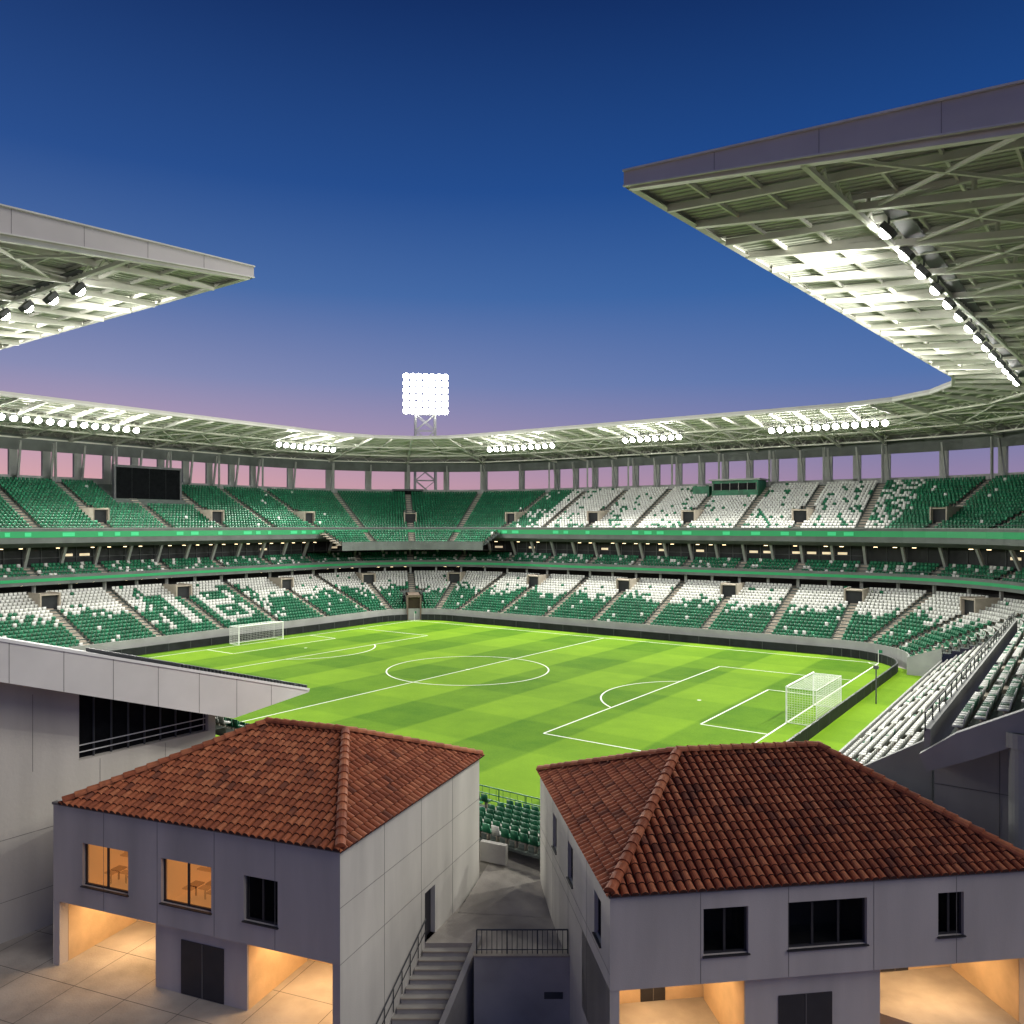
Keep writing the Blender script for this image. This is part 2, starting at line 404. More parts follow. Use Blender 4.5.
        for i in range(1,8):
            s=L*i/8; mb.beam(Q(a,s,ztop(s)+.1)+out*1.005,Q(a,s,zf(s))+out*1.005,.02,.02,4)
rooft(ring); rooft(near)
mb.obj('roof_structure',['deck','rooftop','steel',mat('roof_fascia',(.54,.52,.49),.5,.06,.4),mat('panel_joint',(.25,.24,.23),.8)],gr)
mb=MB()
for i in range(9): mb.cyl(W(75,-36+i*8,-2.6),W(75,-36+i*8,28),.5,12)
for i in range(9): mb.cyl(W(6-i*8,-67.5,-2.6),W(6-i*8,-67.5,28.5),.5,12)
mb.obj('roof_columns',['steel'],gr)

# ---------------- floodlights ----------------
gl=group('floodlight_bank')
mb=MB()
TARGET=W(0,0,0)
def spot(p,target,power,ang=146,col=(1,.97,.88),r=.35):
    l=bpy.data.lights.new('floodlight_beam','SPOT'); l.energy=power; l.spot_size=R(ang); l.spot_blend=.75; l.shadow_soft_size=r; l.color=col
    o=bpy.data.objects.new('floodlight_beam',l); scene.collection.objects.link(o); o.location=p; o.rotation_euler=(Vector(target)-Vector(p)).to_track_quat('-Z','Y').to_euler(); o.parent=gl
def lamp(p,dirv,r=.36):
    d=dirv.normalized(); s=d.cross(ZV).normalized(); u=s.cross(d)
    mb.box(p-s*.38-u*.36-d*.35,s*.76,u*.72,d*.33,0)
    mb.dome(p,d,r,1,.8)
    mb.beam(p-d*.2+ZV*.3,p-d*.2+ZV*1.0,.08,.08,0)
def bank(p0,p1,n,inward,per,power,r=.36,dz=-.2,ang=146):
    p0=Vector(p0);p1=Vector(p1)
    for i in range(n):
        p=p0+(p1-p0)*(i+.5)/n
        lamp(p,inward*1.0-ZV*.85,r)
    mb.beam(p0+ZV*.75-inward*.6,p1+ZV*.75-inward*.6,.9,.06,0)
    mb.beam(p0+ZV*1.6-inward*1.1,p1+ZV*1.6-inward*1.1,.05,.05,0)
    for i in range(per):
        p=p0+(p1-p0)*(i+.5)/per+inward*.4+ZV*dz
        tgt=TARGET*.55+Vector((p.x,p.y,0))*.45+inward*20*.45
        spot(p,tgt,power,ang)
PW=27000
for a,b,n in ((-35,-19.5,10),(-6.5,4.5,8),(18,35,13)): bank(W(a,49.2,30.5),W(b,49.2,30.5),n,-VX,2,PW,.45,ang=152)
for a,b,n in ((-27,-5.5,14),(19,33,9)): bank(W(-58.2,a,30.5),W(-58.2,b,30.5),n,UX,2,PW,.45,ang=152)
bank(W(49.3,-31,30.7),W(51.5,26,30.7),14,-UX,5,PW*.72,.34,-.4,150)
bank(W(9,-47,30.7),W(-45,-47,30.7),16,VX,4,PW*.72,.34,-.4,150)
mb.obj('lamp_units',['steel_d','lamp'],gl)
# floodlight tower
gt=group('floodlight_tower')
mb=MB(); TP=Vector((-19.9,186,0)); n=(W(0,0)-TP).normalized(); s=Vector((-n.y,n.x,0))
for a in (-1,1):
    for b in (-1,1):
        mb.beam(TP+s*a*2.6+n*b*2.6-ZV*2.6,TP+s*a*2.2+n*b*1.2+ZV*41.5,.4,.4,0)
for i in range(11):
    z0,z1=i*3.8,(i+1)*3.8
    for b in (-1,1):
        mb.beam(TP+s*-2.3+n*b*1.3+ZV*z0,TP+s*2.3+n*b*1.3+ZV*z1,.16,.16,0); mb.beam(TP+s*2.3+n*b*1.3+ZV*z0,TP-s*2.3+n*b*1.3+ZV*z1,.16,.16,0)
        mb.beam(TP+s*-2.3+n*b*1.3+ZV*z1,TP+s*2.3+n*b*1.3+ZV*z1,.16,.16,0)
for i in range(6):
    mb.beam(TP-s*5+n*1.3+ZV*(41.7+i*1.75),TP+s*5+n*1.3+ZV*(41.7+i*1.75),.15,.15,0)
for i in range(6): 
    mb.beam(TP+s*(-5+2*i)+n*1.3+ZV*41.4,TP+s*(-5+2*i)+n*1.3+ZV*50.6,.15,.15,0)
for i in range(7):
    for j in range(6):
        c=TP+s*(-4.4+i*1.47)+n*1.8+ZV*(42.3+j*1.55); dd=(n*1-ZV*.25).normalized(); uu=s.cross(dd)*-1
        mb.box(c-s*.6-uu*.6-dd*.4,s*1.2,uu*1.2,dd*.38,0)
        mb.dome(c,dd,.72,1,.6)
mb.obj('mast_and_lamps',['fascia','lamp'],gt)
spot(TP+n*3+ZV*46,TARGET,90000,ang=80)

# ---------------- pitch ----------------
mrot=Matrix((( UX.x,VX.x,0,C0.x),(UX.y,VX.y,0,C0.y),(0,0,1,0),(0,0,0,1)))
def grassmat():
    m=bpy.data.materials.new('grass'); m.use_nodes=True; nt=m.node_tree; b=nt.nodes['Principled BSDF']; N=nt.nodes.new; Lk=nt.links.new
    b.inputs['Roughness'].default_value=.9; b.inputs['Specular IOR Level'].default_value=.10
    tc=N('ShaderNodeTexCoord'); sp=N('ShaderNodeSeparateXYZ'); Lk(tc.outputs['Object'],sp.inputs[0])
    def band(sock,size,amp):
        a=N('ShaderNodeMath');a.operation='MULTIPLY';a.inputs[1].default_value=math.pi/size;Lk(sock,a.inputs[0])
        s=N('ShaderNodeMath');s.operation='SINE';Lk(a.outputs[0],s.inputs[0])
        c=N('ShaderNodeMath');c.operation='MULTIPLY_ADD';c.inputs[1].default_value=5;c.inputs[2].default_value=.5;c.use_clamp=True;Lk(s.outputs[0],c.inputs[0])
        e=N('ShaderNodeMath');e.operation='MULTIPLY';e.inputs[1].default_value=amp;Lk(c.outputs[0],e.inputs[0]);return e.outputs[0]
    b1=band(sp.outputs['X'],6.167,.42); b2=band(sp.outputs['Y'],7.875,.20)
    ad=N('ShaderNodeMath');ad.operation='ADD';Lk(b1,ad.inputs[0]);Lk(b2,ad.inputs[1])
    n=N('ShaderNodeTexNoise');n.inputs['Scale'].default_value=.25;n.inputs['Detail'].default_value=8;n.inputs['Roughness'].default_value=.7;Lk(tc.outputs['Object'],n.inputs['Vector'])
    n2=N('ShaderNodeTexNoise');n2.inputs['Scale'].default_value=6;n2.inputs['Detail'].default_value=4;Lk(tc.outputs['Object'],n2.inputs['Vector'])
    n3=N('ShaderNodeMath');n3.operation='MULTIPLY_ADD';n3.inputs[1].default_value=.4;Lk(n2.outputs['Fac'],n3.inputs[0]);
    n4=N('ShaderNodeMath');n4.operation='MULTIPLY_ADD';n4.inputs[1].default_value=.8;n4.inputs[2].default_value=-.42;Lk(n.outputs['Fac'],n4.inputs[0]);Lk(n4.outputs[0],n3.inputs[2])
    f=N('ShaderNodeMath');f.operation='ADD';Lk(ad.outputs[0],f.inputs[0]);Lk(n3.outputs[0],f.inputs[1])
    r=N('ShaderNodeValToRGB');r.color_ramp.elements[0].color=(.050,.140,.004,1);r.color_ramp.elements[1].color=(.175,.320,.014,1);Lk(f.outputs[0],r.inputs[0]);Lk(r.outputs[0],b.inputs['Base Color'])
    bp=N('ShaderNodeBump');bp.inputs['Strength'].default_value=.5;bp.inputs['Distance'].default_value=.03;n5=N('ShaderNodeTexNoise');n5.inputs['Scale'].default_value=40;Lk(tc.outputs['Object'],n5.inputs['Vector']);Lk(n5.outputs['Fac'],bp.inputs['Height']);Lk(bp.outputs['Normal'],b.inputs['Normal'])
    return m
GR=grassmat()
def local_obj(mb,name,mats,parent=None):
    o=mb.obj(name,mats,parent); o.matrix_world=mrot; return o
gp=group('football_pitch')
mb=MB(); x,y=40.6,34.8
mb.add([(-x,-y,.0),(x+3.7,-y,.0),(x+3.7,y-9.5,.0),(x,y-6,.0),(x-6,y,.0),(-x+6,y,.0),(-x,y-6,.0)],[(0,1,2,3,4,5,6)],0)
local_obj(mb,'turf',[GR],gp)
mb=MB(); LW=.16; LZ=.01
def ln(x0,y0,x1,y1):
    mb.quad((x0,y0,LZ),(x1,y0,LZ),(x1,y1,LZ),(x0,y1,LZ))
h=LW/2
ln(-HL-h,-HW-h,HL+h,-HW+h); ln(-HL-h,HW-h,HL+h,HW+h); ln(-HL-h,-HW+h,-HL+h,HW-h); ln(HL-h,-HW+h,HL+h,HW-h); ln(-h,-HW+h,h,HW-h)
def arc(cx,cy,r,a0,a1,n=64):
    for i in range(n):
        a=a0+(a1-a0)*i/n;b=a0+(a1-a0)*(i+1)/n
        mb.quad((cx+(r-h)*math.cos(a),cy+(r-h)*math.sin(a),LZ+.003),(cx+(r+h)*math.cos(a),cy+(r+h)*math.sin(a),LZ+.003),(cx+(r+h)*math.cos(b),cy+(r+h)*math.sin(b),LZ+.003),(cx+(r-h)*math.cos(b),cy+(r-h)*math.sin(b),LZ+.003))
arc(0,0,9.15,0,2*math.pi,96)
for sg in (-1,1):
    for dp,hw in ((14.5,18.6),(5.6,8.6)):
        xa,xb=sorted((sg*(HL-dp),sg*(HL-h)))
        ln(xa,-hw-h,xb,-hw+h); ln(xa,hw-h,xb,hw+h); ln(sg*(HL-dp)-h,-hw+h,sg*(HL-dp)+h,hw-h)
    ca=math.acos(5.2/9.15)
    base=math.pi if sg>0 else 0
    arc(sg*(HL-9.3),0,9.15,base-ca,base+ca,32)
    arc(sg*(HL-9.3),0,.12,0,6.283,10)
    for s2 in (-1,1):
        a0={(1,1):math.pi,(1,-1):math.pi/2,(-1,1):1.5*math.pi,(-1,-1):0}[(sg,s2)]
        arc(sg*HL,s2*HW,1,a0,a0+math.pi/2,10)
arc(0,0,.15,0,6.283,10)
local_obj(mb,'line_markings',['line'],gp)

def goal(u,v,sg,w,hh,dp,net=.3):
    mb=MB(); U=UX*sg; V=VX
    c=W(u,v,0); r=.07
    A=c-V*w/2;B=c+V*w/2
    mb.cyl(A,A+ZV*hh,r,10);mb.cyl(B,B+ZV*hh,r,10);mb.cyl(A+ZV*hh-V*r,B+ZV*hh+V*r,r,10)
    for q in (A,B):
        mb.cyl(q+U*dp,q+ZV*hh*.98+U*dp,.03,6); mb.cyl(q+ZV*hh*.98+U*dp,q+ZV*hh*.98,.03,6); mb.cyl(q+ZV*.05,q+U*dp+ZV*.05,.03,6)
    mb.cyl(A+U*dp+ZV*.05,B+U*dp+ZV*.05,.03,6);mb.cyl(A+U*dp+ZV*hh*.98,B+U*dp+ZV*hh*.98,.03,6)
    t=.012
    nx=int(w/net)
    for i in range(nx+1):
        q=A+(B-A)*i/nx; mb.beam(q+U*dp,q+U*dp+ZV*hh*.97,t,t,1); mb.beam(q+U*dp+ZV*hh*.97,q+ZV*hh*.97,t,t,1)
    nz=int(hh/net)
    for i in range(nz+1):
        z=ZV*hh*.97*i/nz; mb.beam(A+U*dp+z,B+U*dp+z,t,t,1)
        for q in (A,B): mb.beam(q+z,q+U*dp+z,t,t,1)
    nd=int(dp/net)
    for i in range(nd+1):
        q=U*dp*i/nd; mb.beam(A+q+ZV*hh*.97,B+q+ZV*hh*.97,t,t,1)
        for e in (A,B): mb.beam(e+q,e+q+ZV*hh*.97,t,t,1)
    mb.obj('goal',['white','white'])
goal(37,0,1,8.0,3.0,2.4,.2); goal(-37,0,-1,7.4,2.5,2.0,net=.25)
for (u,v) in ((37,31.5),(-37,31.5),(37,-31.5),(-37,-31.5)):
    mb=MB(); p=W(u,v); mb.cyl(p,p+ZV*1.6,.03,6,0); mb.quad(p+ZV*1.6,p+ZV*1.6+UX*.45,p+ZV*1.25+UX*.45,p+ZV*1.25,1); mb.obj('corner_flag',['white','seat_gl'])
mb=MB()
for (k,a,b) in lowring[2:]+BRl:
    st=stations(k,a,b)
    for i in range(len(st)-1):
        if k=='A' and 36<st[i]<50: continue
        p=P(k,st[i],3.0,.0);q=P(k,st[i+1],3.0,.0)
        mb.beam(p+ZV*.5,q+ZV*.5,.12,1.0,0); mb.beam(p+ZV*1.02,q+ZV*1.02,.16,.05,1)
        nseg=max(1,int((q-p).length/3))
        for j in range(nseg): mb.beam(p+(q-p)*j/nseg+ZV*.5,p+(q-p)*j/nseg+ZV*.5+ (q-p).normalized()*.05,.16,1.0,1)
mb.obj('advertising_board',[mat('board_black',(.012,.014,.016),.6,.4,.8,spec=.2),'steel_d'])
mb=MB(); mb.cyl(W(41.5,8),W(41.5,8,3.2),.06,6); mb.box(W(41.3,7.8,3.2),UX*.4,VX*.4,ZV*.3); mb.obj('camera_mast',['steel_d'])
mb=MB()
for i in range(9):
    q=W(24+i*1.9,-34.2); mb.beam(q,q+ZV*1.1,.06,.06)
for z in (.35,.7,1.1): mb.beam(W(24,-34.2,z),W(39.2,-34.2,z),.05,.05)
for i in range(30): q=W(24+i*.5,-34.2); mb.beam(q+ZV*.3,q+ZV*1.1,.02,.02)
mb.obj('green_railing',['seat_gl'])

# ---------------- ground ----------------
mb=MB(); s=5000; mb.quad((-s,-s,-2.6),(s,-s,-2.6),(s,s,-2.6),(-s,s,-2.6)); mb.obj('ground',[mat('asphalt',(.06,.06,.062),.9,.2,.3,bump=.2)])
CL=Vector((-5.6,26.4,0)); aL=Vector((.933,-.36,0)); bL=Vector((.36,.933,0))
CR=Vector((2.96,24.5,0)); aR=Vector((.9906,.137,0)); bR=Vector((-.137,.9906,0))
pave=mat('paving',(.36,.33,.295),.85,.30,.5,bump=.25,fine=14)
mb=MB()
uv=[(-80,-42.5),(62,-42.5),(62,80),(-80,80)]
A=[W(u,v,-.03) for u,v in uv]; B=[W(u,v,-2.6) for u,v in uv]
mb.add(A+B,[(0,1,2,3)]+[(i,(i+1)%4,4+(i+1)%4,4+i) for i in range(4)])
mb.obj('apron',[pave])
def poly(mb,pts,zt,zb,mi=0):
    n=len(pts);A=[Vector((p[0],p[1],zt)) for p in pts];B=[Vector((p[0],p[1],zb)) for p in pts]
    mb.add(A+B,[tuple(range(n))]+[(i,n+i,n+(i+1)%n,(i+1)%n) for i in range(n)],mi)
mb=MB()
p0=CL-bL*14; p1=CL+bL*11; 
poly(mb,[(p0.x-.3,p0.y),(p1.x-.3,p1.y),(-16,46),(-60,60),(-60,p0.y)],-.4,-2.6)
q0=CR-bR*14+aR*.3; q1=CR+bR*12+aR*.3
poly(mb,[(q0.x,q0.y),(60,q0.y),(60,44),(q1.x,q1.y)],-.4,-2.6)
# slab joints in the paving
for i in range(-8,9):
    o=CL-aL*(6+i*2.4)
    if o.x<CL.x-1: mb.box(o-bL*10+ZV*-.399,aL*.02,bL*24,ZV*.003,1)
for i in range(9):
    mb.box(CL-aL*26+bL*(-8+i*2.4)+ZV*-.399,aL*25.4,bL*.02,ZV*.004,1)
mb.obj('plaza_pavement',[pave,mat('paving_joint',(.10,.095,.09),.95)])

# ---------------- houses ----------------
TL=[mat('tile_a',(.37,.105,.042),.7,.22,5,bump=.3),mat('tile_b',(.29,.080,.034),.75,.22,5,bump=.3),mat('tile_c',(.44,.145,.062),.7,.2,5,bump=.3),mat('tile_d',(.19,.060,.032),.8,.25,5,bump=.3),mat('tile_shadow',(.06,.022,.016),.9,.2,5)]
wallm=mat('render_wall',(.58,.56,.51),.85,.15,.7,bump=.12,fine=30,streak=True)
wallf=mat('render_wall_shaded',(.45,.425,.405),.85,.15,.7,bump=.12,fine=30,streak=True)  # same render as the sides, with the fronts' shade put into its colour
warmwall=mat('ochre_wall',(.58,.43,.26),.85,.14,1.2,bump=.1)
jointm=mat('joint',(.16,.155,.15),.9,.1,2)
framem=mat('window_frame',(.03,.03,.035),.4,.1,2)
def glassmat(name):
    m=bpy.data.materials.new(name);m.use_nodes=True;b=m.node_tree.nodes['Principled BSDF'];b.inputs['Base Color'].default_value=(.8,.85,.85,1);b.inputs['Roughness'].default_value=.03
    b.inputs['Transmission Weight'].default_value=1 ;b.inputs['IOR'].default_value=1.2; b.inputs['Alpha'].default_value=.45; return m
GLS=glassmat('window_glass')
def wall(mb,o,d,L,z0,z1,ops,nrm,mi=0,th=.3):
    xs=sorted({0,L,*[q for op in ops for q in op[:2]]}); zs=sorted({z0,z1,*[q for op in ops for q in op[2:4]]})
    F=lambda x,z,k=0: Vector(o)+d*x+ZV*z-nrm*k
    for i in range(len(xs)-1):
        for j in range(len(zs)-1):
            cx=(xs[i]+xs[i+1])/2; cz=(zs[j]+zs[j+1])/2
            if any(a<cx<b and c<cz<e for a,b,c,e in ops): continue
            mb.quad(F(xs[i],zs[j]),F(xs[i+1],zs[j]),F(xs[i+1],zs[j+1]),F(xs[i],zs[j+1]),mi)
    for a,b,c,e in ops:
        mb.quad(F(a,c),F(b,c),F(b,c,th),F(a,c,th),mi);mb.quad(F(a,e),F(b,e),F(b,e,th),F(a,e,th),mi)
        mb.quad(F(a,c),F(a,e),F(a,e,th),F(a,c,th),mi);mb.quad(F(b,c),F(b,e),F(b,e,th),F(b,c,th),mi)
def window(mb,o,d,nrm,a,b,c,e,rec=.16,mull=(.5,),fi=0,gi=1):
    F=lambda x,z,k=0: Vector(o)+d*x+ZV*z-nrm*k
    t=.06
    for p,q in ((F(a,c+t/2,rec),F(b,c+t/2,rec)),(F(a,e-t/2,rec),F(b,e-t/2,rec))): mb.beam(p,q,.08,t,fi)
    for x in [a+t/2,b-t/2]+[a+(b-a)*f for f in mull]: mb.beam(F(x,c+t,rec),F(x,e-t,rec),t,.075,fi,up=d)
    mb.quad(F(a+t,c+t,rec+.01),F(b-t,c+t,rec+.01),F(b-t,e-t,rec+.01),F(a+t,e-t,rec+.01),gi)
    mb.beam(F(a-.04,c-.02,-.02),F(b+.04,c-.02,-.02),.1,.04,fi)
def room(mb,o,d,nrm,a,b,c,e,depth,mi,ci):
    F=lambda x,z,k=0: Vector(o)+d*x+ZV*z-nrm*k
    a-=.3;b+=.3;c-=.3;e+=.3;k0=.31
    mb.quad(F(a,c,depth),F(b,c,depth),F(b,e,depth),F(a,e,depth),mi);mb.quad(F(a,c,k0),F(b,c,k0),F(b,c,depth),F(a,c,depth),mi)
    mb.quad(F(a,e,k0),F(b,e,k0),F(b,e,depth),F(a,e,depth),ci);mb.quad(F(a,c,k0),F(a,e,k0),F(a,e,depth),F(a,c,depth),mi);mb.quad(F(b,c,k0),F(b,e,k0),F(b,e,depth),F(b,c,depth),mi)
def tiles(o,d,up,planes,par,wid,length):
    nrm=d.cross(up).normalized()
    if nrm.z<0:nrm=-nrm
    V=[];F=[];MI=[]
    cw=.30; rl=.40; ncol=int(wid/cw)+1; nrow=int(length/rl)+1
    ang=[math.pi*i/6 for i in range(7)]; K=7
    for c in range(-1,ncol+1):
        for r in range(nrow+1):
            x=(c+.5)*cw; y=r*rl-.10
            j=random.uniform(-.008,.008); jz=random.uniform(-.005,.005); mi=random.choices([0,1,2,3],[5,3.5,2.2,.6])[0]
            b=len(V)
            for yy,rad,hh in ((y,.128,.035),(y+rl+.05,.112,.0)):
                for a in ang:
                    V.append(o+d*(x+j+rad*math.cos(a))+up*yy+nrm*(hh+jz+.005+rad*1.05*math.sin(a)))
            for i in range(K-1): F.append((b+i,b+i+1,b+K+1+i,b+K+i)); MI.append(mi)
            F.append(tuple(b+i for i in range(K))); MI.append(4)
    me=bpy.data.meshes.new('t'); me.from_pydata([tuple(v) for v in V],[],F); me.polygons.foreach_set('material_index',MI)
    bm=bmesh.new(); bm.from_mesh(me)
    for co,no in planes:
        bmesh.ops.bisect_plane(bm,geom=bm.verts[:]+bm.edges[:]+bm.faces[:],plane_co=co,plane_no=no,clear_outer=True)
    bm.to_mesh(me); bm.free()
    for m in TL: me.materials.append(m)
    ob=bpy.data.objects.new('roof_tiles',me); scene.collection.objects.link(ob); ob.parent=par
def caps(par,segs):
    mb=MB()
    for p,q in segs:
        p=Vector(p);q=Vector(q);d=(q-p);L=d.length;d.normalize();s=d.cross(ZV).normalized();u=s.cross(d);n=max(1,int(L/.42))
        for i in range(n):
            a=p+d*(L*i/n-.03);b=p+d*(L*(i+1)/n+.03); vs=[]
            for c,r,hh in ((a,.19,.05),(b,.165,.02)):
                for k in range(7):
                    t=math.pi*k/6; vs.append(c+s*r*math.cos(t)+u*(r*.9*math.sin(t)+hh))
            mb.add(vs,[(k,k+1,8+k,7+k) for k in range(6)]+[tuple(range(7))],random.choice([0,0,1,2]))
    mb.obj('ridge_tiles',[TL[2],TL[0],TL[1]],par)
def hiproof(par,C,a,b,Wd,D,zE,r0,r1,zR,x0=0):
    e=.03
    c=[C+a*x0-b*e,C+a*(Wd+e)-b*e,C+a*(Wd+e)+b*(D+e),C+a*x0+b*(D+e)]; c=[Vector((p.x,p.y,zE)) for p in c]
    Ra=C+a*r0+b*D/2+ZV*zR;Rb=C+a*r1+b*D/2+ZV*zR
    mb=MB(); mb.quad(c[0],c[1],Rb,Ra); mb.quad(c[2],c[3],Ra,Rb); mb.add([c[1],c[2],Rb],[(0,1,2)]); mb.add([c[3],c[0],Ra],[(0,1,2)])
    for i in range(4):
        p,q=c[i],c[(i+1)%4]; mb.quad(p,q,q-ZV*.05,p-ZV*.05)
    mb.obj('roof_base',[TL[4]],par)
    faces=[(c[0],c[1],Ra,Rb),(c[2],c[3],Rb,Ra),(c[1],c[2],Rb,Rb),(c[3],c[0],Ra,Ra)]
    for p,q,t1,t2 in faces:
        d=(q-p);L=d.length;d.normalize()
        inward=Vector((-d.y,d.x,0)); 
        run=(t1-p).dot(inward)
        if run<0: inward=-inward; run=-run
        up=(inward*run+ZV*(zR-zE)); sl=up.length; up.normalize()
        pl=[]
        mid=(p+q+t1+t2)/4
        for s,e2 in ((p,t1),(q,t2)):
            dv=Vector((e2.x-s.x,e2.y-s.y,0)); no=Vector((-dv.y,dv.x,0)).normalized()
            if (mid-s).dot(no)>0: no=-no
            pl.append((s,no))
        pl.append((t1,inward))
        tiles(p,d,up,pl,par,L,sl)
    hp=[(c[0],Ra),(c[1],Rb),(c[2],Rb),(c[3],Ra),(Ra,Rb)]
    up=ZV*.1
    caps(par,[(p+up,q+up) for p,q in hp])
def joints(mb,o,d,L,nrm,z0,z1,nx,zs,mi):
    for i in range(1,nx): 
        p=o+d*L*i/nx+nrm*.002; mb.box(p-d*.009+ZV*z0,d*.018,nrm*.003,ZV*(z1-z0),mi)
    for z in zs: mb.box(o+nrm*.002+ZV*z,d*L,nrm*.003,ZV*.018,mi)
def area(p,tgt,sx,sy,pw,col,par):
    l=bpy.data.lights.new('downlight','AREA');l.shape='RECTANGLE';l.size=sx;l.size_y=sy;l.energy=pw;l.color=col
    o=bpy.data.objects.new('downlight',l);scene.collection.objects.link(o);o.location=p;o.rotation_euler=(Vector(tgt)-Vector(p)).to_track_quat('-Z','Y').to_euler();o.parent=par
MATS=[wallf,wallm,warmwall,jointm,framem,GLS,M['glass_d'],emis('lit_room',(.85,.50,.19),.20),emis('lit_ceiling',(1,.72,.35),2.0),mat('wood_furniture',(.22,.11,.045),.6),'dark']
WARM=(1,.64,.32)
def house(C,a,b,Wd,D,zE,zB,r0,r1,zR,ops,litset,sideops,sidewhich,blocks,name,zf,doors,x0r=0):
    par=group(name); mb=MB()
    nf=-b
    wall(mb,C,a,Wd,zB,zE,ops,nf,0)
    for i,(x0,x1,za,zb) in enumerate(ops):
        w=x1-x0; window(mb,C,a,nf,x0,x1,za,zb,mull=(.5,) if w<2.5 else (.33,.66),fi=4,gi=5)
        if i in litset:
            room(mb,C,a,nf,x0,x1,za,zb,3.0,7,7)
            for k in range(4):
                xx=x0+w*(.05+.24*k)
                mb.box(C+a*xx+b*(1.2+.3*(k%2))+ZV*(za+.12),a*.42,b*.4,ZV*.04,9)
                mb.box(C+a*(xx+.19)+b*(1.35+.3*(k%2))+ZV*(za-.28),a*.05,b*.05,ZV*.4,10)
                mb.cyl(C+a*(xx+.2)+b*(1.5+.4*(k%2))+ZV*(zb-.3),C+a*(xx+.2)+b*(1.5+.4*(k%2))+ZV*(zb-.4),.10,8,8)
                mb.beam(C+a*(xx+.2)+b*(1.5+.4*(k%2))+ZV*(zb-.3),C+a*(xx+.2)+b*(1.5+.4*(k%2))+ZV*(zb+.25),.015,.015,10)
            for z in (.35,.75,1.1):
                mb.box(C+a*(x0-.2)+b*2.7+ZV*(za+z),a*(w+.4),b*.28,ZV*.05,9)
            for k in range(16):
                mb.box(C+a*(x0+w*k/16)+b*2.72+ZV*(za+random.choice([.4,.8])),a*.1,b*.2,ZV*random.uniform(.12,.3),random.choice([9,10]))
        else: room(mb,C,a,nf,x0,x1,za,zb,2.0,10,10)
    mb.quad(C+ZV*zB,C+a*Wd+ZV*zB,C+a*Wd+b*4+ZV*zB,C+b*4+ZV*zB,2)
    for sgn,o,nn in ((0,C,-a),(1,C+a*Wd,a)):
        so=sideops if sidewhich==sgn else []
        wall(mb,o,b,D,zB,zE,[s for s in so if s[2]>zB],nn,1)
        lowops=[s for s in so if s[2]<=zB]
        wall(mb,o+b*.0,b,D,-2.6,zB,lowops,nn,1,th=.25)
        if sidewhich==sgn:
            for s in so:
                if s[2]>zB: window(mb,o,b,nn,*s,mull=(),fi=4,gi=6)
                else: mb.quad(*[o+b*x+ZV*z-nn*.2 for x,z in ((s[0],s[2]),(s[1],s[2]),(s[1],s[3]),(s[0],s[3]))],4)
            joints(mb,o,b,D,nn,-2.4,zE-.02,4,[zB+.0,zf] ,3)
            mb.box(o-nn*.02+ZV*(zE-.09)+b*.0,b*D,nn*.05,ZV*.09,4)
    wall(mb,C+b*D,a,Wd,-2.6,zE,[],b,1)
    joints(mb,C,a,Wd,nf,zB+.01,zE-.02,5,[],3)
    mb.box(C-b*.05-a*.02+ZV*(zE-.07),a*(Wd+.04),b*.2,ZV*.09,3)
    if x0r: mb.quad(C+ZV*zE,C+a*x0r+ZV*zE,C+a*x0r+b*D+ZV*zE,C+b*D+ZV*zE,0)
    dep=3.8
    mb.quad(*[C+b*dep+a*x+ZV*z for x,z in ((0,-.4),(Wd,-.4),(Wd,zB),(0,zB))],2)
    for x0,x1 in blocks:
        mb.box(C+a*x0+b*.25-ZV*.4,a*(x1-x0),b*(dep-.3),ZV*(zB+.4),0)
        for xx in (x0-.012,x1+.002): mb.box(C+a*xx+b*.3-ZV*.4,a*.01,b*(dep-.4),ZV*(zB+.39),2)
    for x0,x1,zz0,zz1,kk in doors:
        mb.box(C+a*x0+b*(kk-.03)+ZV*zz0,a*(x1-x0),b*.02,ZV*(zz1-zz0),4)
        mb.box(C+a*(x0+x1)/2+b*(kk-.05)+ZV*zz0,a*.02,b*.02,ZV*(zz1-zz0),3)
    mb.box(C+b*.02+ZV*-.4,a*.3,b*dep,ZV*(zB+.4),0); mb.box(C+b*.02+a*(Wd-.3)-ZV*.4,a*.3-a*.004,b*dep,ZV*(zB+.4),0)
    mb.box(C+b*.4+a*.302-ZV*.4,a*.01,b*(dep-.5),ZV*(zB+.39),2); mb.box(C+b*.4+a*(Wd-.314)-ZV*.4,a*.01,b*(dep-.5),ZV*(zB+.39),2)
    mb.obj('walls_and_windows',MATS,par)
    hiproof(par,C,a,b,Wd,D,zE,r0,r1,zR,x0r)
    return par
WL=12.8
CLL=CL-aL*WL
hl=house(CLL,aL,bL,WL,11.4,5.8,2.05,5.5,9.35,7.95,
  [(1.5,3.75,2.85,4.45),(5.3,7.55,2.85,4.45),(8.95,10.35,2.85,4.4)],{0,1},[(6.0,6.9,-.1,1.85)],1,[(4.8,8.9)],'tiled_roof_house',3.9,
  [(6.0,7.9,-.38,1.55,.25),(2.6,3.5,-.38,1.6,3.8)],x0r=.6)
for x in (2.4,10.8):
    area(CLL+aL*x+bL*1.9+ZV*1.98,CLL+aL*x+bL*1.9-ZV*.4,2.6,.8,165,WARM,hl)
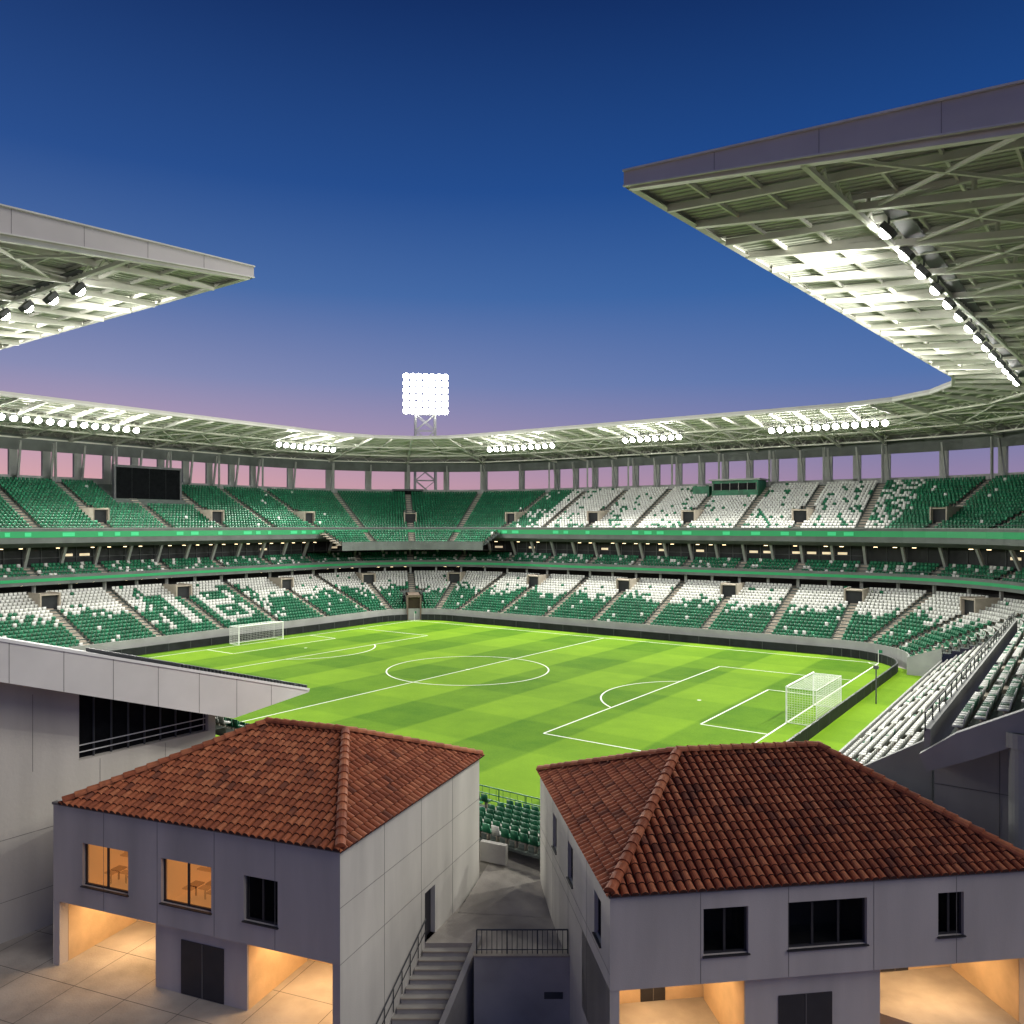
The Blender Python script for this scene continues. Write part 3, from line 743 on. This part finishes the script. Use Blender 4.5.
hr=house(CR,aR,bR,14.3,12.3,5.2,2.3,4.3,10.0,7.6,
  [(2.95,4.4,3.15,4.6),(5.7,8.35,3.15,4.62),(10.8,11.7,3.2,4.6)],set(),[(1.1,2.0,3.1,4.5),(5.3,6.2,3.1,4.5),(8.4,9.2,3.1,4.5)],0,[(4.4,8.95)],'tiled_roof_house',2.8,
  [(5.5,7.3,-.38,1.6,.25),(2.1,3.0,-.38,1.7,3.8),(11.2,12.3,-.38,1.7,3.8)])
for x in (2.2,11.6):
    area(CR+aR*x+bR*1.9+ZV*2.22,CR+aR*x+bR*1.9-ZV*.4,2.6,.8,150,WARM,hr)

# ---------------- stand end building (left) ----------------
gb=group('concrete_building'); mb=MB()
U0=22.0
def zb(v): return 10.2-.327*(v+57.5)
def wq(v0,v1,za0,za1,zb0,zb1,u=U0,mi=0): mb.quad(W(u,v0,za0),W(u,v1,za1),W(u,v1,zb1),W(u,v0,zb0),mi)
ve=-47.6; vw0,vw1=-54.3,-48.0
wq(-66,ve,-2.6,-2.6,6.2,6.2); wq(-66,vw0,6.2,6.2,zb(-66),zb(vw0)); wq(vw1,ve,6.2,6.2,zb(vw1),zb(ve))
wq(vw0,vw1,6.2,6.2,zb(vw0),zb(vw1),u=U0-.45,mi=1)
mb.quad(W(U0,vw0,6.2),W(U0,vw1,6.2),W(U0-.45,vw1,6.2),W(U0-.45,vw0,6.2),0)
for i in range(9):
    v=vw0+(vw1-vw0)*i/8; mb.beam(W(U0-.3,v,6.2),W(U0-.3,v,zb(v)),.06,.07,2)
for z in (6.5,6.8): mb.beam(W(U0-.25,vw0,z),W(U0-.25,min(vw1,-57.5+(10.2-z)/.327),z),.04,.04,5)
mb.quad(W(U0,ve,-2.6),W(U0-10,ve,-2.6),W(U0-10,ve,7),W(U0,ve,7),0)
for z in (1.2,3.7): mb.box(W(U0+.002,-66,z),VX*(66+ve),UX*.003,ZV*.02,3)
for v in (-62,-57.8,-53.4,-50.3): mb.box(W(U0+.002,v,-2.4),VX*.02,UX*.003,ZV*8.5,3)
for v in (-56.2,): mb.box(W(U0+.002,v,6.2),VX*.02,UX*.003,ZV*3.2,3)
VT=-43.0
prof=[(-70,15.55),(-57.5,11.87),(VT,7.62),(VT,7.48),(-47.7,6.98),(-57.5,10.2),(-70,14.3)]
sl=(11.87-7.62)/(-57.5-VT)
ztp=lambda v: 11.87+sl*(v+57.5)
zlo=lambda v: (10.2-.327*(v+57.5)) if v<-47.7 else 6.98+(v+47.7)*.106
for u0,u1 in ((10,23.6),):
    A=[W(u1,v,z) for v,z in prof];B=[W(u0,v,z) for v,z in prof];n=len(prof)
    mb.add(A+B,[tuple(range(n)),tuple(range(n,2*n))[::-1]]+[(i,n+i,n+(i+1)%n,(i+1)%n) for i in range(n)],4)
for i in range(13):
    v=-68+i*2.05
    if v>-44: break
    mb.beam(W(23.603,v,zlo(v)),W(23.603,v,ztp(v)),.02,.006,3,up=UX)
for i in range(38):
    v=-50.5+i*.2; mb.box(W(15,v,ztp(v)-.02),UX*8.5,VX*.06,ZV*.22,2)
mb.beam(W(23.62,-70,ztp(-70)-.05),W(23.62,VT,7.62),.05,.12,5)
mb.obj('walls_and_canopy',[mat('precast_panel',(.52,.495,.45),.85,.16,.5,bump=.15,streak=True),'matt_black','steel_d',jointm,mat('cladding_white',(.64,.63,.61),.45,.06,.6),'white'],gb)

# ---------------- passage between houses ----------------
gs=group('staircase'); mb=MB()
def atY(o,b,y): t=(y-o.y)/b.y; return o+b*t
yl=31.0
pl_=atY(CL,bL,yl); pr_=atY(CR,bR,30.4)
sx0=pl_.x+.45; sx1=sx0+1.95
mbL=MB()
poly(mbL,[(sx1,30.6),(pr_.x+.2,30.4),(1.1,39.5),(-.9,39.5),(pl_.x-.2,yl+1.0),(sx0-.5,yl+1),(sx1,yl+1)],-.1,-2.6)
mbL.add([Vector((-2.3,34.5,-.09)),Vector((1.9,34.0,-.09)),Vector((1.3,39.6,.75)),Vector((-.6,39.6,.75)),Vector((1.3,39.6,-.2)),Vector((-.6,39.6,-.2))],[(0,1,2,3),(3,2,4,5)])
mbL.obj('landing',[pave])
n=14
for i in range(n):
    z=-.1-i*.18; y=yl+1-(i+1)*.32
    xo=-(i+1)*.32*.36/.933
    mb.box(Vector((sx0+xo,y,-2.6)),Vector((sx1-sx0,0,0)),Vector((0,.33,0)),ZV*(z-.18+2.6),0)
    mb.box(Vector((sx0+xo,y-.015,z-.18-.05)),Vector((sx1-sx0,0,0)),Vector((0,.06,0)),ZV*.053,1)
mb.box(Vector((sx1,30.3,-2.6)),(pr_.x-sx1+.1,0,0),(0,.3,0),ZV*2.85,0)
mb.box(Vector((sx1-.03,30.27,.251)),(pr_.x-sx1+.14,0,0),(0,.36,0),ZV*.06,1)
A=Vector((sx1,31.9,0));B=Vector((sx1-1.75,27.4,0)); sd=Vector((.22,0,0))
mb.add([A+ZV*.25,A-ZV*2.6,B-ZV*2.6,B-ZV*2.1,A+ZV*.25+sd,A-ZV*2.6+sd,B-ZV*2.6+sd,B-ZV*2.1+sd],[(0,1,2,3),(7,6,5,4),(0,3,7,4),(3,2,6,7)],0)
mb.box(Vector((1.2,30.27,-1.3)),(.7,0,0),(0,.02,0),ZV*.25,2)
mb.obj('steps_and_walls',['conc','aisle','steel_d'],gs)
mb=MB()
x0,x1=sx1+.1,pr_.x-.05; yy=30.45
nb=18
for i in range(nb+1):
    x=x0+(x1-x0)*i/nb; mb.beam((x,yy,.25),(x,yy,1.2),.025 if i%6 else .05,.025 if i%6 else .05)
mb.cyl((x0,yy,1.2),(x1,yy,1.2),.03,8); mb.cyl((x0,yy,.45),(x1,yy,.45),.02,8)
mb.obj('handrail',['steel_d'])
mb=MB()
p=Vector((sx0-.02,yl+1,.85));q=p+Vector((-.387*4.2,-4.2,-2.35))
mb.cyl(p,q,.03,8)
for i in range(8): r=p+(q-p)*i/7; mb.beam(r,r-ZV*.9,.03,.03)
mb.cyl(p-ZV*.45,q-ZV*.45,.018,6)
mb.obj('handrail',['steel_d'])
mb=MB(); mb.box(W(24,-39.6,-.4),UX*14,VX*.25,ZV*1.9,0)
mb.box(Vector((-1.5,38.2,0.6)),(1.2,-.6,0),(.1,.25,0),ZV*.9,0)
mb.obj('retaining_wall',['conc'])

# ---------------- world ----------------
w=bpy.data.worlds.new('World'); scene.world=w; w.use_nodes=True; nt=w.node_tree; N=nt.nodes.new; Lk=nt.links.new
bg=nt.nodes['Background']; tc=N('ShaderNodeTexCoord'); sp=N('ShaderNodeSeparateXYZ'); Lk(tc.outputs['Generated'],sp.inputs[0])
def ramp(stops):
    r=N('ShaderNodeValToRGB'); e=r.color_ramp.elements
    while len(e)<len(stops): e.new(.5)
    for i,(p,c) in enumerate(stops): e[i].position=p; e[i].color=(*lin(c),1)
    Lk(sp.outputs['Z'],r.inputs[0]); return r
rl=ramp([(0,(155,120,132)),(.045,(212,162,170)),(.10,(180,152,178)),(.17,(132,138,180)),(.27,(74,108,166)),(.38,(37,77,142)),(.55,(15,44,98)),(1,(8,26,70))])
rr=ramp([(0,(115,100,130)),(.045,(150,130,165)),(.10,(118,124,170)),(.17,(82,114,172)),(.27,(51,97,162)),(.38,(28,74,142)),(.55,(14,44,98)),(1,(8,26,70))])
mr=N('ShaderNodeMapRange'); mr.inputs['From Min'].default_value=-.45; mr.inputs['From Max'].default_value=.45; Lk(sp.outputs['X'],mr.inputs['Value'])
mx=N('ShaderNodeMix'); mx.data_type='RGBA'; Lk(mr.outputs[0],mx.inputs['Factor']); Lk(rl.outputs[0],mx.inputs['A']); Lk(rr.outputs[0],mx.inputs['B'])
sky=N('ShaderNodeTexSky'); sky.sky_type='NISHITA'; sky.sun_disc=False; sky.sun_elevation=R(1); sky.sun_rotation=R(-50)
ad=N('ShaderNodeMix'); ad.data_type='RGBA'; ad.blend_type='ADD'; ad.inputs['Factor'].default_value=.004; Lk(mx.outputs['Result'],ad.inputs['A']); Lk(sky.outputs[0],ad.inputs['B'])
Lk(ad.outputs['Result'],bg.inputs['Color']); bg.inputs['Strength'].default_value=1.0
l=bpy.data.lights.new('dusk_fill','SUN'); l.energy=1.35; l.angle=R(45); l.color=(1.0,.92,.82); o=bpy.data.objects.new('dusk_fill',l); scene.collection.objects.link(o)  # soft warm fill added to brighten house walls and roofs, not a visible source
o.rotation_euler=Vector((-.62,.30,-.72)).to_track_quat('-Z','Y').to_euler()

# ---------------- camera ----------------
cam=bpy.data.cameras.new('camera'); co=bpy.data.objects.new('camera',cam); scene.collection.objects.link(co); scene.camera=co
co.location=(0,0,HC); co.rotation_euler=(R(90),0,0); cam.lens=28.5; cam.sensor_width=36; cam.shift_y=13/1024; cam.clip_end=12000; cam.clip_start=.1
scene.view_settings.view_transform='Standard'; scene.view_settings.look='None'; scene.view_settings.exposure=0
